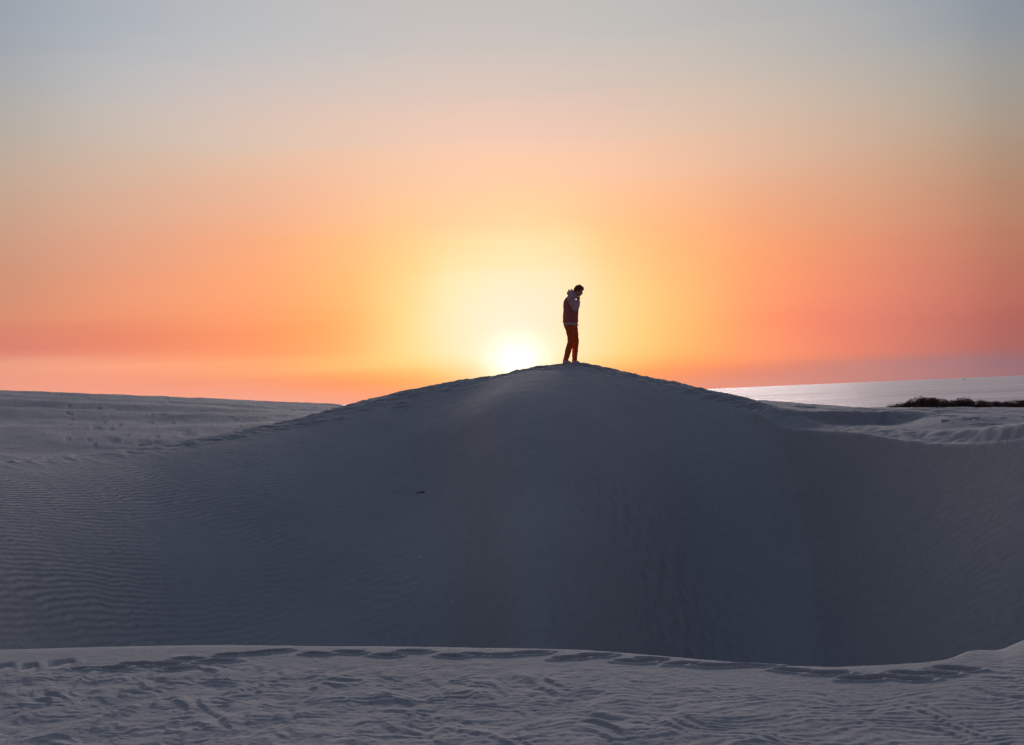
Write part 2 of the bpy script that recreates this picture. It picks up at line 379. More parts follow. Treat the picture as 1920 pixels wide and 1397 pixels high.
def stamp(x, y, z, maxr=.5):
    """press the footprints into a grid of points"""
    pit = np.zeros_like(z); rim = np.zeros_like(z)
    for sx_, sy_, hd, s, dep in steps:
        rr = .30 * s * 1.5
        azc = math.degrees(math.atan2(sx_, sy_)); dc = math.hypot(sx_, sy_)
        da = math.degrees(rr / dc)
        i0, i1 = np.searchsorted(_AZ, [azc - da, azc + da]); j0, j1 = np.searchsorted(_RR, [dc - rr, dc + rr])
        if i1 <= i0 or j1 <= j0: continue
        X = x[j0:j1, i0:i1] - sx_; Y = y[j0:j1, i0:i1] - sy_
        c, s_ = math.cos(R(90 - hd)), math.sin(R(90 - hd))
        u = (X * c + Y * s_) / (.155 * s); v = (-X * s_ + Y * c) / (.075 * s)
        v = v + .25 * np.sin(u * 2)
        q = np.sqrt(u * u + v * v) + .12 * gnoise(X * 14 + sx_ * 9, Y * 14, 3)
        pit[j0:j1, i0:i1] = np.minimum(pit[j0:j1, i0:i1], -dep * (1 - sst(.5, 1.05, q)) * (1 + .25 * u))
        rim[j0:j1, i0:i1] = np.maximum(rim[j0:j1, i0:i1], dep * .16 * np.exp(-((q - 1.28) / .22) ** 2))
    return z + pit + rim * (1 + pit / .05 * .9).clip(0, 1)

def asym(ph, sharp=.75):
    """wind ripple: long windward side, short lee side"""
    f = ph - np.floor(ph)
    return np.where(f < sharp, f / sharp, (1 - f) / (1 - sharp))

def relief(az, d, x, y):
    z = np.zeros_like(x)
    Dn = EYE / np.tan(np.radians(-T(NEAR, az)))
    nearw = 1 - sst(0.0, .3 + 1.6 * sst(18.5, 20.6, az), d - Dn)
    nearw = nearw * (1 - sst(9.6, 10.6, d))
    # scalloped, wind-carved near sand
    wx = x + .07 * gnoise(x * 2.6, y * 2.1, 11) + .02 * gnoise(x * 8, y * 6, 32); wy = y + .12 * gnoise(x * 2.2 + 5, y * 1.7, 12)
    rough = .56 * (.52 + .48 * (1 - sst(-1.0, 2.2, x - .3 * (8.5 - y))) + .15 * sst(2.4, 3.4, x))
    fade = .10 + .90 * sst(.55, 1.5, Dn - d)
    ph = wx / .175 * .93 + wy / .175 * .34 + 1.1 * gnoise(wx * 3.2, wy * 1.3, 13)
    amp = np.clip(.25 + 1.5 * gnoise(x * 3.4, y * 2.2, 14), 0, 1.3)
    sc = asym(-ph, .78) * amp * .030
    ph2 = wx / .11 * .25 + wy / .11 * .95 + 1.3 * gnoise(wx * 4.5 + 3, wy * 3.6, 15)
    sc2 = asym(-ph2, .72) * np.clip(.25 + 1.3 * gnoise(x * 4 + 8, y * 4, 16), 0, 1.2) * .015
    hum = .016 * fbm(wx * 3.2, wy * 2.4, 17, 5, .55) + .012 * np.abs(gnoise(wx * 6, wy * 4.4, 18))
    fine = .0016 * gnoise(x * 30, y * 24, 19)
    z += nearw * (fade * rough * (sc + sc2 + hum) + fine + .0042 * asym(-(wy / .085 + .8 * gnoise(x * 1.6, y * 3, 20)), .6) * (.35 + .65 * sst(-1, 2, x)) * fade)
    # main dune
    D = T(CD, az); t = D - d
    mw = sst(10.8, 12.0, d) * (1 - sst(36, 40, d))
    z += mw * (.035 * gnoise(x / 3.5, y / 4.5, 21) + .006 * gnoise(x * 1.3, y * .9, 22) + .0035 * fbm(x * 3.1, y * 2.2, 51, 3))
    cr = np.exp(-((t - .3) / .9) ** 2) * mw
    z += cr * (.020 * gnoise(x * 1.9, y * 1.9, 23) + .024 * gnoise(x * 4.6, y * 4.6, 24) + .010 * gnoise(x * 9, y * 9, 33))
    # flat on the right and land behind
    fwr = sst(-.2, 1.5, -t) * sst(12, 14, d) * sst(8, 11, az)
    z += .5 * fwr * (.022 * np.abs(gnoise(x * .55, y * .3, 25)) + .03 * gnoise(x * 2.0, y * 1.2, 26)) * (1 + .4 * sst(17, 19, az))
    fwl = sst(.5, 3, -t) * (1 - sst(-3, 0, az)) * sst(16, 20, d)
    z += fwl * (.045 * asym(y / 1.3 + x / 6 + .9 * gnoise(x / 5, y / 3, 27), .7) * np.clip(gnoise(x / 9, y / 7, 28) + .35, 0, 1) + .03 * gnoise(x * .9, y * .5, 29) + .012 * gnoise(x * 2.6, y * 1.6, 30))
    far = sst(300, 420, d)
    z += far * .6 * gnoise(x / 35, y / 35, 31)
    return z

# ------------------------------------------------------------------ sand material
def sand_material():
    m = bpy.data.materials.new('dry_sand'); m.use_nodes = True
    t = m.node_tree; b = t.nodes['Principled BSDF']; L = t.links
    b.inputs['Roughness'].default_value = .95; b.inputs['Specular IOR Level'].default_value = .08
    g = t.nodes.new('ShaderNodeNewGeometry')
    def noise(scale, det=5, vec=None):
        n = t.nodes.new('ShaderNodeTexNoise'); n.inputs['Scale'].default_value = scale; n.inputs['Detail'].default_value = det
        L.new(vec or g.outputs['Position'], n.inputs['Vector']); return n.outputs[0]
    rp = t.nodes.new('ShaderNodeValToRGB')
    rp.color_ramp.elements[0].position = .3; rp.color_ramp.elements[0].color = (.365, .372, .372, 1)
    rp.color_ramp.elements[1].position = .72; rp.color_ramp.elements[1].color = (.475, .48, .475, 1)
    mixn = M2(t, 'ADD', M2(t, 'MULTIPLY', noise(.35, 6), .6), M2(t, 'MULTIPLY', noise(9, 6), .4))
    L.new(mixn, rp.inputs[0])
    gr = t.nodes.new('ShaderNodeMix'); gr.data_type = 'RGBA'; gr.blend_type = 'MULTIPLY'; gr.inputs[0].default_value = 1
    r2 = t.nodes.new('ShaderNodeValToRGB'); r2.color_ramp.elements[0].position = .25; r2.color_ramp.elements[0].color = (.82, .82, .82, 1)
    r2.color_ramp.elements[1].position = .75; r2.color_ramp.elements[1].color = (1.12, 1.12, 1.12, 1)
    L.new(noise(180, 2), r2.inputs[0])
    L.new(rp.outputs[0], gr.inputs[6]); L.new(r2.outputs[0], gr.inputs[7]); L.new(gr.outputs[2], b.inputs['Base Color'])
    # wind ripples along the stored phases
    def at(n):
        a = t.nodes.new('ShaderNodeAttribute'); a.attribute_name = n; return a.outputs['Fac']
    wob = M2(t, 'MULTIPLY', M2(t, 'SUBTRACT', noise(.9, 3), .5), 2.4)
    wob = M2(t, 'ADD', wob, M2(t, 'MULTIPLY', M2(t, 'SUBTRACT', noise(3.0, 3), .5), 1.4))
    def rip(ph, am):
        s = M2(t, 'SINE', M2(t, 'MULTIPLY', M2(t, 'ADD', at(ph), wob), 6.2832))
        return M2(t, 'MULTIPLY', s, at(am))
    h = M2(t, 'ADD', rip('ripple_a', 'amp_a'), rip('ripple_b', 'amp_b'))
    h = M2(t, 'ADD', h, M2(t, 'ADD', M2(t, 'MULTIPLY', noise(60, 3), .0022), M2(t, 'MULTIPLY', noise(9, 5), .010)))
    bp = t.nodes.new('ShaderNodeBump'); bp.inputs['Strength'].default_value = 1; bp.inputs['Distance'].default_value = 1
    L.new(h, bp.inputs['Height']); L.new(bp.outputs[0], b.inputs['Normal'])
    return m
SAND = sand_material()

def piece(a0, a1, step):
    return list(np.arange(a0, a1, step))
_AZ = np.array(piece(-180, -60, 3) + piece(-60, -30, .6) + piece(-30, -24, .12) + piece(-24, 24, .041) + piece(24, 30, .12) + piece(30, 60, .6) + piece(60, 180.01, 3))
def grid_mesh(name, rr, shade=True):
    global _RR
    _RR = np.array(rr)
    A, D = np.meshgrid(_AZ, _RR)
    X = D * np.sin(np.radians(A)); Y = D * np.cos(np.radians(A))
    Z = land(A, D) + relief(A, D, X, Y)
    Z = stamp(X, Y, Z) + EYE
    nr, na = A.shape
    me = bpy.data.meshes.new(name)
    co = np.stack([X, Y, Z], -1).reshape(-1, 3).astype(np.float32)
    me.vertices.add(nr * na); me.vertices.foreach_set('co', co.ravel())
    i = np.arange(nr * na).reshape(nr, na)
    q = np.stack([i[:-1, :-1], i[:-1, 1:], i[1:, 1:], i[1:, :-1]], -1)[:, :, ::-1].reshape(-1, 4)
    me.loops.add(q.size); me.loops.foreach_set('vertex_index', q.ravel().astype(np.int32))
    me.polygons.add(len(q)); me.polygons.foreach_set('loop_start', (np.arange(len(q)) * 4).astype(np.int32))
    me.polygons.foreach_set('loop_total', np.full(len(q), 4, np.int32))
    me.polygons.foreach_set('use_smooth', np.ones(len(q), bool))
    me.update(calc_edges=True); me.validate()
    # ripples: a runs across the slope on the left, b down the slope lower right
    Dm = T(CD, A); t = Dm - D
    face = sst(.8, 2.5, t) * sst(10.5, 12, D)
    pa = (D - .62 * Dm + .5 * gnoise(X / 5 + 3, Y / 5, 44)) / .125
    left = 1 - sst(-4.5, 1.5, A)
    aa = np.where(face > .02, face * (.0008 + .0026 * left * (.55 + .45 * sst(9, 18, -A))) * (.25 + 1.2 * np.clip(gnoise(X / 1.6 + 2, Y / 2.2, 41) + .35, 0, 1)), .0004 * (D < 11) + .004 * (D > 20) * (t < -1))
    pb = A / .56 - (D - 18) * .22 + .6 * gnoise(X / 2.5, Y / 2.5, 45)
    wb = sst(-1, 3, A) * (1 - sst(11, 16, A))
    ab = face * wb * sst(4.2, 8.5, t) * .0055 * np.clip(gnoise(X / 2.2, Y / 3.5, 42) + .65, 0, 1.2)
    ab = ab + face * np.exp(-((A + 2.2) / 1.1) ** 2) * sst(2.5, 4.5, t) * (1 - sst(8, 11, t)) * .001
    for nme, v in (('ripple_a', pa), ('ripple_b', pb), ('amp_a', aa), ('amp_b', ab)):
        at = me.attributes.new(nme, 'FLOAT', 'POINT'); at.data.foreach_set('value', v.astype(np.float32).ravel())
    me.materials.append(SAND)
    o = bpy.data.objects.new(name, me); COL.objects.link(o)
    return o
r_near = piece(.4, 4.8, .2) + list(np.linspace(4.8, 5.9, 24, endpoint=False)) + list(np.linspace(5.9, 9.9, 380, endpoint=False)) + list(np.linspace(9.9, 11.5, 16))
r_main = list(np.linspace(11.5, 24.6, 170, endpoint=False)) + list(np.linspace(24.6, 29.2, 120, endpoint=False)) + list(np.linspace(29.2, 33, 24))
r_far = list(np.linspace(33, 80, 100, endpoint=False)) + list(80 * (1000 / 80) ** np.linspace(0, 1, 50))
tag(grid_mesh('near_sand_ridge', r_near), 'trampled, wind-scalloped grey sand ridge across the foot of the picture', None, None, 'structure')
tag(grid_mesh('sand_dune', r_main), 'tall smooth rippled dune the person stands on', None, None, 'structure')
tag(grid_mesh('dune_field', r_far), 'lower dunes and flat sand reaching to the shore', None, None, 'structure')

def ground_z(x, y):
    a = np.array([math.degrees(math.atan2(x, y))]); d = np.array([math.hypot(x, y)])
    X = np.array([x], float); Y = np.array([y], float)
    return float((land(a, d) + relief(a, d, X, Y))[0]) + EYE

# ------------------------------------------------------------------ sea
SEA_Z = EYE - 26
def sea():
    m = bpy.data.materials.new('sea_water'); m.use_nodes = True
    t = m.node_tree; b = t.nodes['Principled BSDF']; L = t.links
    b.inputs['Base Color'].default_value = (.97, .90, .87, 1); b.inputs['Metallic'].default_value = .85; b.inputs['Roughness'].default_value = .28; b.inputs['IOR'].default_value = 1.33
    g = t.nodes.new('ShaderNodeNewGeometry')
    mp = t.nodes.new('ShaderNodeMapping'); mp.inputs['Scale'].default_value = (.004, .02, 1); L.new(g.outputs['Position'], mp.inputs['Vector'])
    n = t.nodes.new('ShaderNodeTexNoise'); n.inputs['Scale'].default_value = 1; n.inputs['Detail'].default_value = 7; n.inputs['Roughness'].default_value = .6
    L.new(mp.outputs[0], n.inputs['Vector'])
    bp = t.nodes.new('ShaderNodeBump'); bp.inputs['Strength'].default_value = 1; bp.inputs['Distance'].default_value = 7
    L.new(n.outputs[0], bp.inputs['Height']); L.new(bp.outputs[0], b.inputs['Normal'])
    m3 = t.nodes.new('ShaderNodeMapping'); m3.inputs['Scale'].default_value = (.0006, .006, 1); L.new(g.outputs['Position'], m3.inputs['Vector'])
    n3 = t.nodes.new('ShaderNodeTexNoise'); n3.inputs['Scale'].default_value = 1; n3.inputs['Detail'].default_value = 6; L.new(m3.outputs[0], n3.inputs['Vector'])
    L.new(M2(t, 'ADD', M2(t, 'MULTIPLY', n3.outputs[0], .5), .38), b.inputs['Roughness'])
    cr = t.nodes.new('ShaderNodeValToRGB'); cr.color_ramp.elements[0].position = .35; cr.color_ramp.elements[0].color = (.60, .52, .50, 1)
    cr.color_ramp.elements[1].position = .6; cr.color_ramp.elements[1].color = (.82, .73, .69, 1); L.new(n3.outputs[0], cr.inputs[0]); L.new(cr.outputs[0], b.inputs['Base Color'])
    rr = [350, 500, 700, 1000, 1500, 2200, 3500, 6000, 12000, 30000, 90000]; aa = np.radians(np.arange(-100, 101, 5))
    v = [(r * math.sin(a), r * math.cos(a), SEA_Z) for r in rr for a in aa]; k = len(aa)
    f = [(i * k + j, (i + 1) * k + j, (i + 1) * k + j + 1, i * k + j + 1)[::-1] for i in range(len(rr) - 1) for j in range(k - 1)]
    tag(mesh_obj('sea', v, f, m), 'pale calm sea reaching to the horizon', None, None, 'structure')
sea()

# ------------------------------------------------------------------ far shrubs
LEAF = mat_new('shrub_leaves', (.11, .062, .055), .8, .1, .4, 1.5)
BARK = mat_new('shrub_bark', (.09, .07, .055), .9, .1, .3, 6)
def crown_mesh(seed, w=1.0, h=1.0, n=1500):
    r = np.random.default_rng(seed); V = []; Fc = []
    nb = r.integers(6, 10)
    blobs = [(r.uniform(-.42, .42) * w, r.uniform(-.3, .3) * w, r.uniform(.22, .72) * h, r.uniform(.16, .30)) for _ in range(nb)]
    for i in range(n):
        bx, by, bz, br = blobs[r.integers(nb)]
        u = r.normal(size=3); u /= np.linalg.norm(u); q = br * r.uniform(.55, 1.12)
        c = np.array([bx + u[0] * q * w * 1.2, by + u[1] * q * w, max(.02, bz + u[2] * q * h)])
        s = r.uniform(.018, .045); a = r.normal(size=3); a /= np.linalg.norm(a); b_ = np.cross(a, r.normal(size=3)); b_ /= np.linalg.norm(b_)
        k = len(V); V += [c - a * s, c + b_ * s * .55, c + a * s, c - b_ * s * .55]; Fc.append((k, k + 1, k + 2, k + 3))
    me = bpy.data.meshes.new('crown'); me.from_pydata([tuple(v) for v in V], [], Fc); me.materials.append(LEAF); me.update(); return me
def stem_mesh(seed):
    r = np.random.default_rng(seed); V = []; Fc = []
    def tube(p, q, ra, rb, n=6):
        p = np.array(p, float); q = np.array(q, float); a = (q - p) / np.linalg.norm(q - p); b_ = np.cross(a, (.3, .9, .1)); b_ /= np.linalg.norm(b_); c = np.cross(a, b_)
        k = len(V)
        for P0, rr in ((p, ra), (q, rb)):
            for i in range(n): V.append(P0 + rr * (math.cos(2 * math.pi * i / n) * b_ + math.sin(2 * math.pi * i / n) * c))
        for i in range(n): Fc.append((k + i, k + (i + 1) % n, k + n + (i + 1) % n, k + n + i))
    tube((0, 0, -.08), (.02, 0, .22), .035, .028)
    for _ in range(6): tube((.02, 0, r.uniform(.12, .22)), (r.uniform(-.4, .4), r.uniform(-.25, .25), r.uniform(.45, .78)), .02, .007)
    me = bpy.data.meshes.new('trunk'); me.from_pydata([tuple(v) for v in V], [], Fc); me.materials.append(BARK); me.update(); return me
crowns = [crown_mesh(s) for s in (1, 2, 3, 4, 5)]; stems = [stem_mesh(s) for s in (1, 2, 3)]
prof = [(1645, 2), (1662, 4), (1675, 7), (1688, 10), (1702, 12), (1716, 14), (1737, 20), (1752, 18), (1765, 14), (1780, 12), (1800, 17), (1815, 14), (1838, 14), (1852, 13), (1870, 12), (1886, 12.5), (1905, 13), (1925, 15), (1960, 15)]
def shrub(px, hpx, wpx, d, label, group='dark shrubs along the far edge of the sand'):
    hpx = hpx * 1.22; wpx = wpx * 1.15
    a, e = azel(px, 767)
    x, y = d * math.sin(R(a)), d * math.cos(R(a)); z = ground_z(x, y)
    top = d * math.tan(R(azel(px, 767 - hpx)[1])) + EYE
    h = max(.3, top - z); w = wpx / F * d
    o = empty('coastal_shrub', (x, y, z), random.uniform(-.5, .5))
    tag(o, label, 'shrub', group)
    for nm, me in (('crown', random.choice(crowns)), ('trunk', random.choice(stems))):
        c = bpy.data.objects.new(nm, me); COL.objects.link(c); c.parent = o; c.scale = (w * 1.1, w * random.uniform(.8, 1.1), h * 1.12)
    return o
shrub(1737, 20.0, 34, 262, 'tallest round-topped dark shrub in the far shrub line')
shrub(1800, 17.5, 26, 262, 'second tallest dark shrub, a peak right of the tallest one')
shrub(1650, 3.0, 12, 258, 'very low tuft at the left tip of the far shrub line')
shrub(1664, 4.5, 14, 258, 'low tuft just right of the tiny one at the left tip')
shrub(1676, 7.5, 16, 260, 'knee-high bush on the rising left end of the shrub line')
px = 1688.0
while px < 1932:
    h = np.interp(px, [p[0] for p in prof], [p[1] for p in prof]) * random.uniform(.85, 1.06)
    shrub(px, h, random.uniform(17, 26), random.uniform(256, 285), 'dark rounded shrub in the continuous low line between the sand and the sea')
    px += random.uniform(5.0, 7.5)

# ------------------------------------------------------------------ boat under the horizon
HULL = mat_new('dark_hull_paint', (.03, .03, .035), .5, .3, .2, .3)
def boat():
    a, e = azel(1807, 707.4); d = 15000.0
    b = empty('fishing_boat', (d * math.sin(R(a)), d * math.cos(R(a)), SEA_Z), -R(a))
    tag(b, 'tiny dark boat far out on the pale sea just under the horizon', 'boat')
    L_, B_ = 26.0, 7.0
    st = [(-1, .75, 3.5), (-.5, 1, 3.2), (.2, 1, 3.4), (.7, .7, 4.4), (1, .05, 6)]
    V = []; Fc = []
    for u, w, h in st:
        V += [(u * L_ / 2, -w * B_ / 2, h), (u * L_ / 2 * .94, -w * B_ / 3, -.5), (u * L_ / 2 * .94, w * B_ / 3, -.5), (u * L_ / 2, w * B_ / 2, h)]
    for i in range(len(st) - 1):
        for j in range(4):
            p, q = i * 4 + j, i * 4 + (j + 1) % 4; Fc.append((p, q, q + 4, p + 4))
    Fc += [(0, 3, 2, 1), (16, 17, 18, 19)]
    mesh_obj('hull', V, Fc, HULL, b, False)
    def box(nm, x0, x1, y0, y1, z0, z1):
        v = [(x, y, z) for x in (x0, x1) for y in (y0, y1) for z in (z0, z1)]
        mesh_obj(nm, v, [(0, 1, 3, 2), (4, 6, 7, 5), (0, 4, 5, 1), (2, 3, 7, 6), (0, 2, 6, 4), (1, 5, 7, 3)], HULL, b, False)
    box('cabin', 1, 8, -2.2, 2.2, 3.2, 9.5); box('mast', -3.2, -2.6, -.3, .3, 3, 15); box('boom', -10, -2.8, -.15, .15, 9, 9.4)
boat()

# ------------------------------------------------------------------ lofted shapes
def loft(rings, seg=20, cap=True):
    """rings: (centre, radius_x, radius_y, axis) ; axis is the direction of the tube there"""
    V = []; Fc = []; n = len(rings)
    for c, ra, rb, ax in rings:
        a = np.array(ax, float); a /= np.linalg.norm(a)
        ref = np.array((0, 1.0, 0)); ub = ref - a * (ref @ a); ub /= np.linalg.norm(ub); ua = np.cross(ub, a)
        for i in range(seg):
            th = 2 * math.pi * i / seg
            V.append(np.array(c, float) + ra * math.cos(th) * ua + rb * math.sin(th) * ub)
    for k in range(n - 1):
        for i in range(seg):
            p, q = k * seg + i, k * seg + (i + 1) % seg; Fc.append((p, q, q + seg, p + seg))
    if cap: Fc.append(tuple(range(seg))[::-1]); Fc.append(tuple((n - 1) * seg + i for i in range(seg)))
    return V, Fc
def tube(pts, rad, seg=16, round_ends=True, flat=1.0, sub=4):
    """tapered round-ended tube through pts with a radius each"""
    P0 = np.array(pts, float); r_ = np.array(rad, float); n = len(P0)
    tt = np.linspace(0, n - 1, (n - 1) * sub + 1); Q = np.empty((len(tt), 3)); rr = np.empty(len(tt))
    for k, t in enumerate(tt):
        i = min(int(t), n - 2); f = t - i
        pm = P0[max(i - 1, 0)]; p0 = P0[i]; p1 = P0[i + 1]; p2 = P0[min(i + 2, n - 1)]
        Q[k] = .5 * (2 * p0 + (p1 - pm) * f + (2 * pm - 5 * p0 + 4 * p1 - p2) * f * f + (3 * p0 - pm - 3 * p1 + p2) * f ** 3)
        f2 = f * f * (3 - 2 * f); rr[k] = r_[i] * (1 - f2) + r_[i + 1] * f2
    rings = []
    for k in range(len(Q)):
        ax = Q[min(k + 1, len(Q) - 1)] - Q[max(k - 1, 0)]; rings.append([Q[k], rr[k], rr[k] * flat, ax])
    if round_ends:
        a0 = rings[0][3] / np.linalg.norm(rings[0][3]); a1 = rings[-1][3] / np.linalg.norm(rings[-1][3])
        st, en = [], []
        for ph in (80, 55, 30):
            s, c = math.sin(R(ph)), math.cos(R(ph))
            st.append([Q[0] - a0 * rr[0] * s, rr[0] * c, rr[0] * c * flat, a0]); 
        for ph in (30, 55, 80):
            s, c = math.sin(R(ph)), math.cos(R(ph))
            en.append([Q[-1] + a1 * rr[-1] * s, rr[-1] * c, rr[-1] * c * flat, a1])
        rings = st + rings + en
    return loft([tuple(x) for x in rings], seg)
def ball(c, rx, ry, rz, seg=24, rg=16, fn=None):
    V = []; Fc = []
    for j in range(rg + 1):
        ph = math.pi * (j + .001) / (rg + .002)
        for i in range(seg):
            th = 2 * math.pi * i / seg
            u = np.array((math.sin(ph) * math.cos(th), math.sin(ph) * math.sin(th), math.cos(ph)))
            s = fn(u) if fn else 1
            V.append(np.array(c) + s * u * (rx, ry, rz))
    for j in range(rg):
        for i in range(seg):
            p, q = j * seg + i, j * seg + (i + 1) % seg; Fc.append((p, p + seg, q + seg, q))
    return V, Fc
def join(*parts):
    V = []; Fc = []
    for v, f in parts:
        k = len(V); V += list(v); Fc += [tuple(i + k for i in g) for g in f]
    return V, Fc
def fused(name, parts, mat, parent, voxel=.006, smooth_it=2, wrinkle=0.0, wscale=12):
    V, Fc = join(*parts)
    o = mesh_obj(name, V, Fc, mat, parent)
    md = o.modifiers.new('remesh', 'REMESH'); md.mode = 'VOXEL'; md.voxel_size = voxel; md.use_smooth_shade = True
    ms = o.modifiers.new('smooth', 'SMOOTH'); ms.iterations = smooth_it; ms.factor = .5
    if wrinkle:
        tx = bpy.data.textures.new(name + '_folds', 'CLOUDS'); tx.noise_scale = 1.0 / wscale
        dm = o.modifiers.new('folds', 'DISPLACE'); dm.texture = tx; dm.strength = wrinkle; dm.mid_level = .5
    return o

# ------------------------------------------------------------------ the person
SKIN = mat_new('skin', (.55, .26, .18), .55, .3, .1, 30)
HAIR = mat_new('dark_brown_hair', (.16, .035, .025), .6, .3, .3, 60, .6, 90, .004)
VEST = mat_new('maroon_quilted_cloth', (.52, .14, .13), .85, .15, .18, 9, .5, 30, .006)
SLEEVE = mat_new('mauve_grey_fleece', (.60, .38, .39), .9, .1, .15, 14, .5, 60, .004)
SHIRT = mat_new('pale_shirt_cotton', (.62, .42, .36), .85, .1, .08, 14, .3, 80, .003)
TROU = mat_new('rust_brown_denim', (.72, .12, .035), .85, .1, .25, 12, .5, 70, .003)
SHOE = mat_new('beige_suede', (.75, .50, .40), .8, .1, .15, 20, .3, 80, .003)
SOLE = mat_new('off_white_rubber', (.55, .42, .36), .7, .2, .1, 20)

def uv(u, v, y=0.0): return ((u - 400) * .00155, y, (1247 - v) * .00155)
def person():
    a = azel(1071.5, 683)[0]; d = float(T(CD, np.array([a]))[0]) - .12
    x, y = d * math.sin(R(a)), d * math.cos(R(a))
    gz = min(ground_z(x + k, y) for k in (-.14, -.05, .05, .14)) + .012
    p = empty('person', (x, y, gz), 0); p.rotation_euler = (0, ROLL * .85, 0)
    tag(p, 'person in maroon vest and rust trousers on the dune crest, head bowed, hands at face', 'person')
    yn, yf = -.085, .085                                         # near side (towards the camera) and far side
    head_c = np.array(uv(503, 212)); tilt = R(-26)
    def head_fn(u):
        s = 1.0
        f = u[0]; zz = u[2]; yy = u[1]
        s += .10 * max(0, f) * math.exp(-((zz + .62) / .28) ** 2)                       # chin
        s += .20 * math.exp(-((zz + .12) / .13) ** 2 - (yy / .17) ** 2) * (f > 0)       # nose
        s -= .07 * math.exp(-((zz - .10) / .10) ** 2 - ((abs(yy) - .36) / .18) ** 2) * (f > 0)  # eye sockets
        s += .05 * math.exp(-((zz + .38) / .06) ** 2 - (yy / .25) ** 2) * (f > 0)       # lips
        s += .06 * max(0, -f) * max(0, zz + .3)                                           # back of the skull
        s -= .12 * max(0, -zz - .35) * (1 - max(0, f))
        return s
    hv, hf = ball((0, 0, 0), .100, .080, .124, 40, 30, head_fn)
    ears = [tube([(-.012, s * .074, .016), (-.016, s * .088, .002), (-.008, s * .080, -.026)], [.010, .013, .008], 10) for s in (-1, 1)]
    hv2, hf2 = join((hv, hf), *ears)
    ct, st_ = math.cos(tilt), math.sin(tilt)
    rot = lambda q: np.array((q[0] * ct - q[2] * st_ * -1, q[1], -q[0] * -st_ * -1 * -1 * 1 + q[2] * ct)) if False else np.array((q[0] * ct - q[2] * st_, q[1], q[0] * st_ + q[2] * ct))
    hv2 = [rot(q) + head_c for q in hv2]
    neck = tube([uv(425, 315), uv(462, 262), uv(490, 225)], [.062, .055, .055], 16)
    torso = loft([(uv(402, 745), .10, .15, (0, 0, 1)), (uv(398, 690), .115, .165, (0, 0, 1)), (uv(395, 600), .10, .14, (0, 0, 1)), (uv(393, 500), .115, .155, (.02, 0, 1)),
                  (uv(398, 400), .125, .175, (.12, 0, 1)), (uv(405, 330), .10, .185, (.3, 0, 1)), (uv(422, 290), .06, .11, (.5, 0, 1))], 24)
    legs = [tube([uv(388, 725, yn), uv(388, 830, yn), uv(386, 945, yn), uv(345, 1070, yn), uv(318, 1195, yn)], [.085, .078, .056, .052, .038]),
            tube([uv(425, 725, yf), uv(445, 830, yf), uv(468, 935, yf), uv(458, 1070, yf), uv(450, 1195, yf)], [.085, .078, .056, .052, .038])]
    feet = [tube([uv(303, 1222, yn), uv(345, 1228, yn - .006), uv(383, 1234, yn - .008)], [.034, .036, .024], 14), tube([uv(437, 1220, yf), uv(478, 1226, yf), uv(512, 1233, yf)], [.034, .036, .024], 14)]
    arms = []; hands = []
    for sd_, sh, elb, wr, kn in ((-1, (392, 335), (452, 468), (489, 366), (506, 318)), (1, (408, 335), (474, 460), (498, 360), (511, 310))):
        ys, ye, yw, yk = .165 * sd_, .19 * sd_, .085 * sd_, .045 * sd_
        S, E, Wp, K = uv(*sh, ys), uv(*elb, ye), uv(*wr, yw), uv(*kn, yk)
        arms.append(tube([S, tuple((np.array(S) + E) / 2), E], [.056, .050, .043])); arms.append(tube([E, tuple((np.array(E) + Wp) / 2), Wp], [.043, .040, .029]))
        hands.append(tube([Wp, tuple((np.array(Wp) * .4 + np.array(K) * .6)), K], [.026, .036, .034], 12, True, .6))
        # fingers closed towards the mouth: four of unequal length and a thumb
        for i, ln in enumerate((.066, .074, .068, .054)):
            o_ = (i - 1.5) * .017
            b0 = np.array(K) + (o_ * .35, o_ * .9, -.002 * i)
            b1 = b0 + (.018, -.008 * sd_, ln * .38); b2 = b1 + (-.006, -.012 * sd_, ln * .32); b3 = b2 + (-.018, -.008 * sd_, ln * .12)
            hands.append(tube([tuple(np.array(K) * .8 + np.array(Wp) * .2), tuple(b0), tuple(b1), tuple(b2), tuple(b3)], [.010, .0098, .0092, .0085, .0075], 8, True, 1, 2))
        t0 = np.array(Wp) * .55 + np.array(K) * .45
        hands.append(tube([tuple(t0), tuple(t0 + (-.022, -.01 * sd_, .024)), tuple(t0 + (-.026, -.014 * sd_, .056)), tuple(t0 + (-.014, -.018 * sd_, .078))], [.013, .0125, .011, .009], 8, True, 1, 2))
    fused('body', [(hv2, hf2), neck, torso] + legs + feet + arms + hands, SKIN, p, .0055, 1)
    # hair: short, tousled, longer on top
    cap = []
    for k in range(150):
        th = random.uniform(0, 2 * math.pi); zz = random.uniform(-.15, 1.0); rr = math.sqrt(1 - zz * zz)
        u = np.array((rr * math.cos(th), rr * math.sin(th), zz))
        if u[0] > .45 and zz < .55: continue
        if zz < 0 and u[0] > -.1: continue
        b_ = u * (.105, .087, .129); n_ = u + np.array((random.uniform(-.2, .5), random.uniform(-.4, .4), random.uniform(-.1, .4))); n_ /= np.linalg.norm(n_)
        l_ = random.uniform(.012, .030) * (1.25 if zz > .5 else .7)
        v, f = tube([tuple(b_ * .9), tuple(b_), tuple(b_ + n_ * l_)], [.014, .013, .004], 6, True, 1, 2)
        cap.append(([rot(q) + head_c for q in v], f))
    hb = ball((-.006, 0, .018), .106, .088, .120, 28, 18, lambda u: 1.0 if (u[2] > .35 or u[0] < .1) and u[2] > -.45 else .86)
    cap.append(([rot(q) + head_c for q in hb[0]], hb[1]))
    fused('hair', cap, HAIR, p, .006, 1)
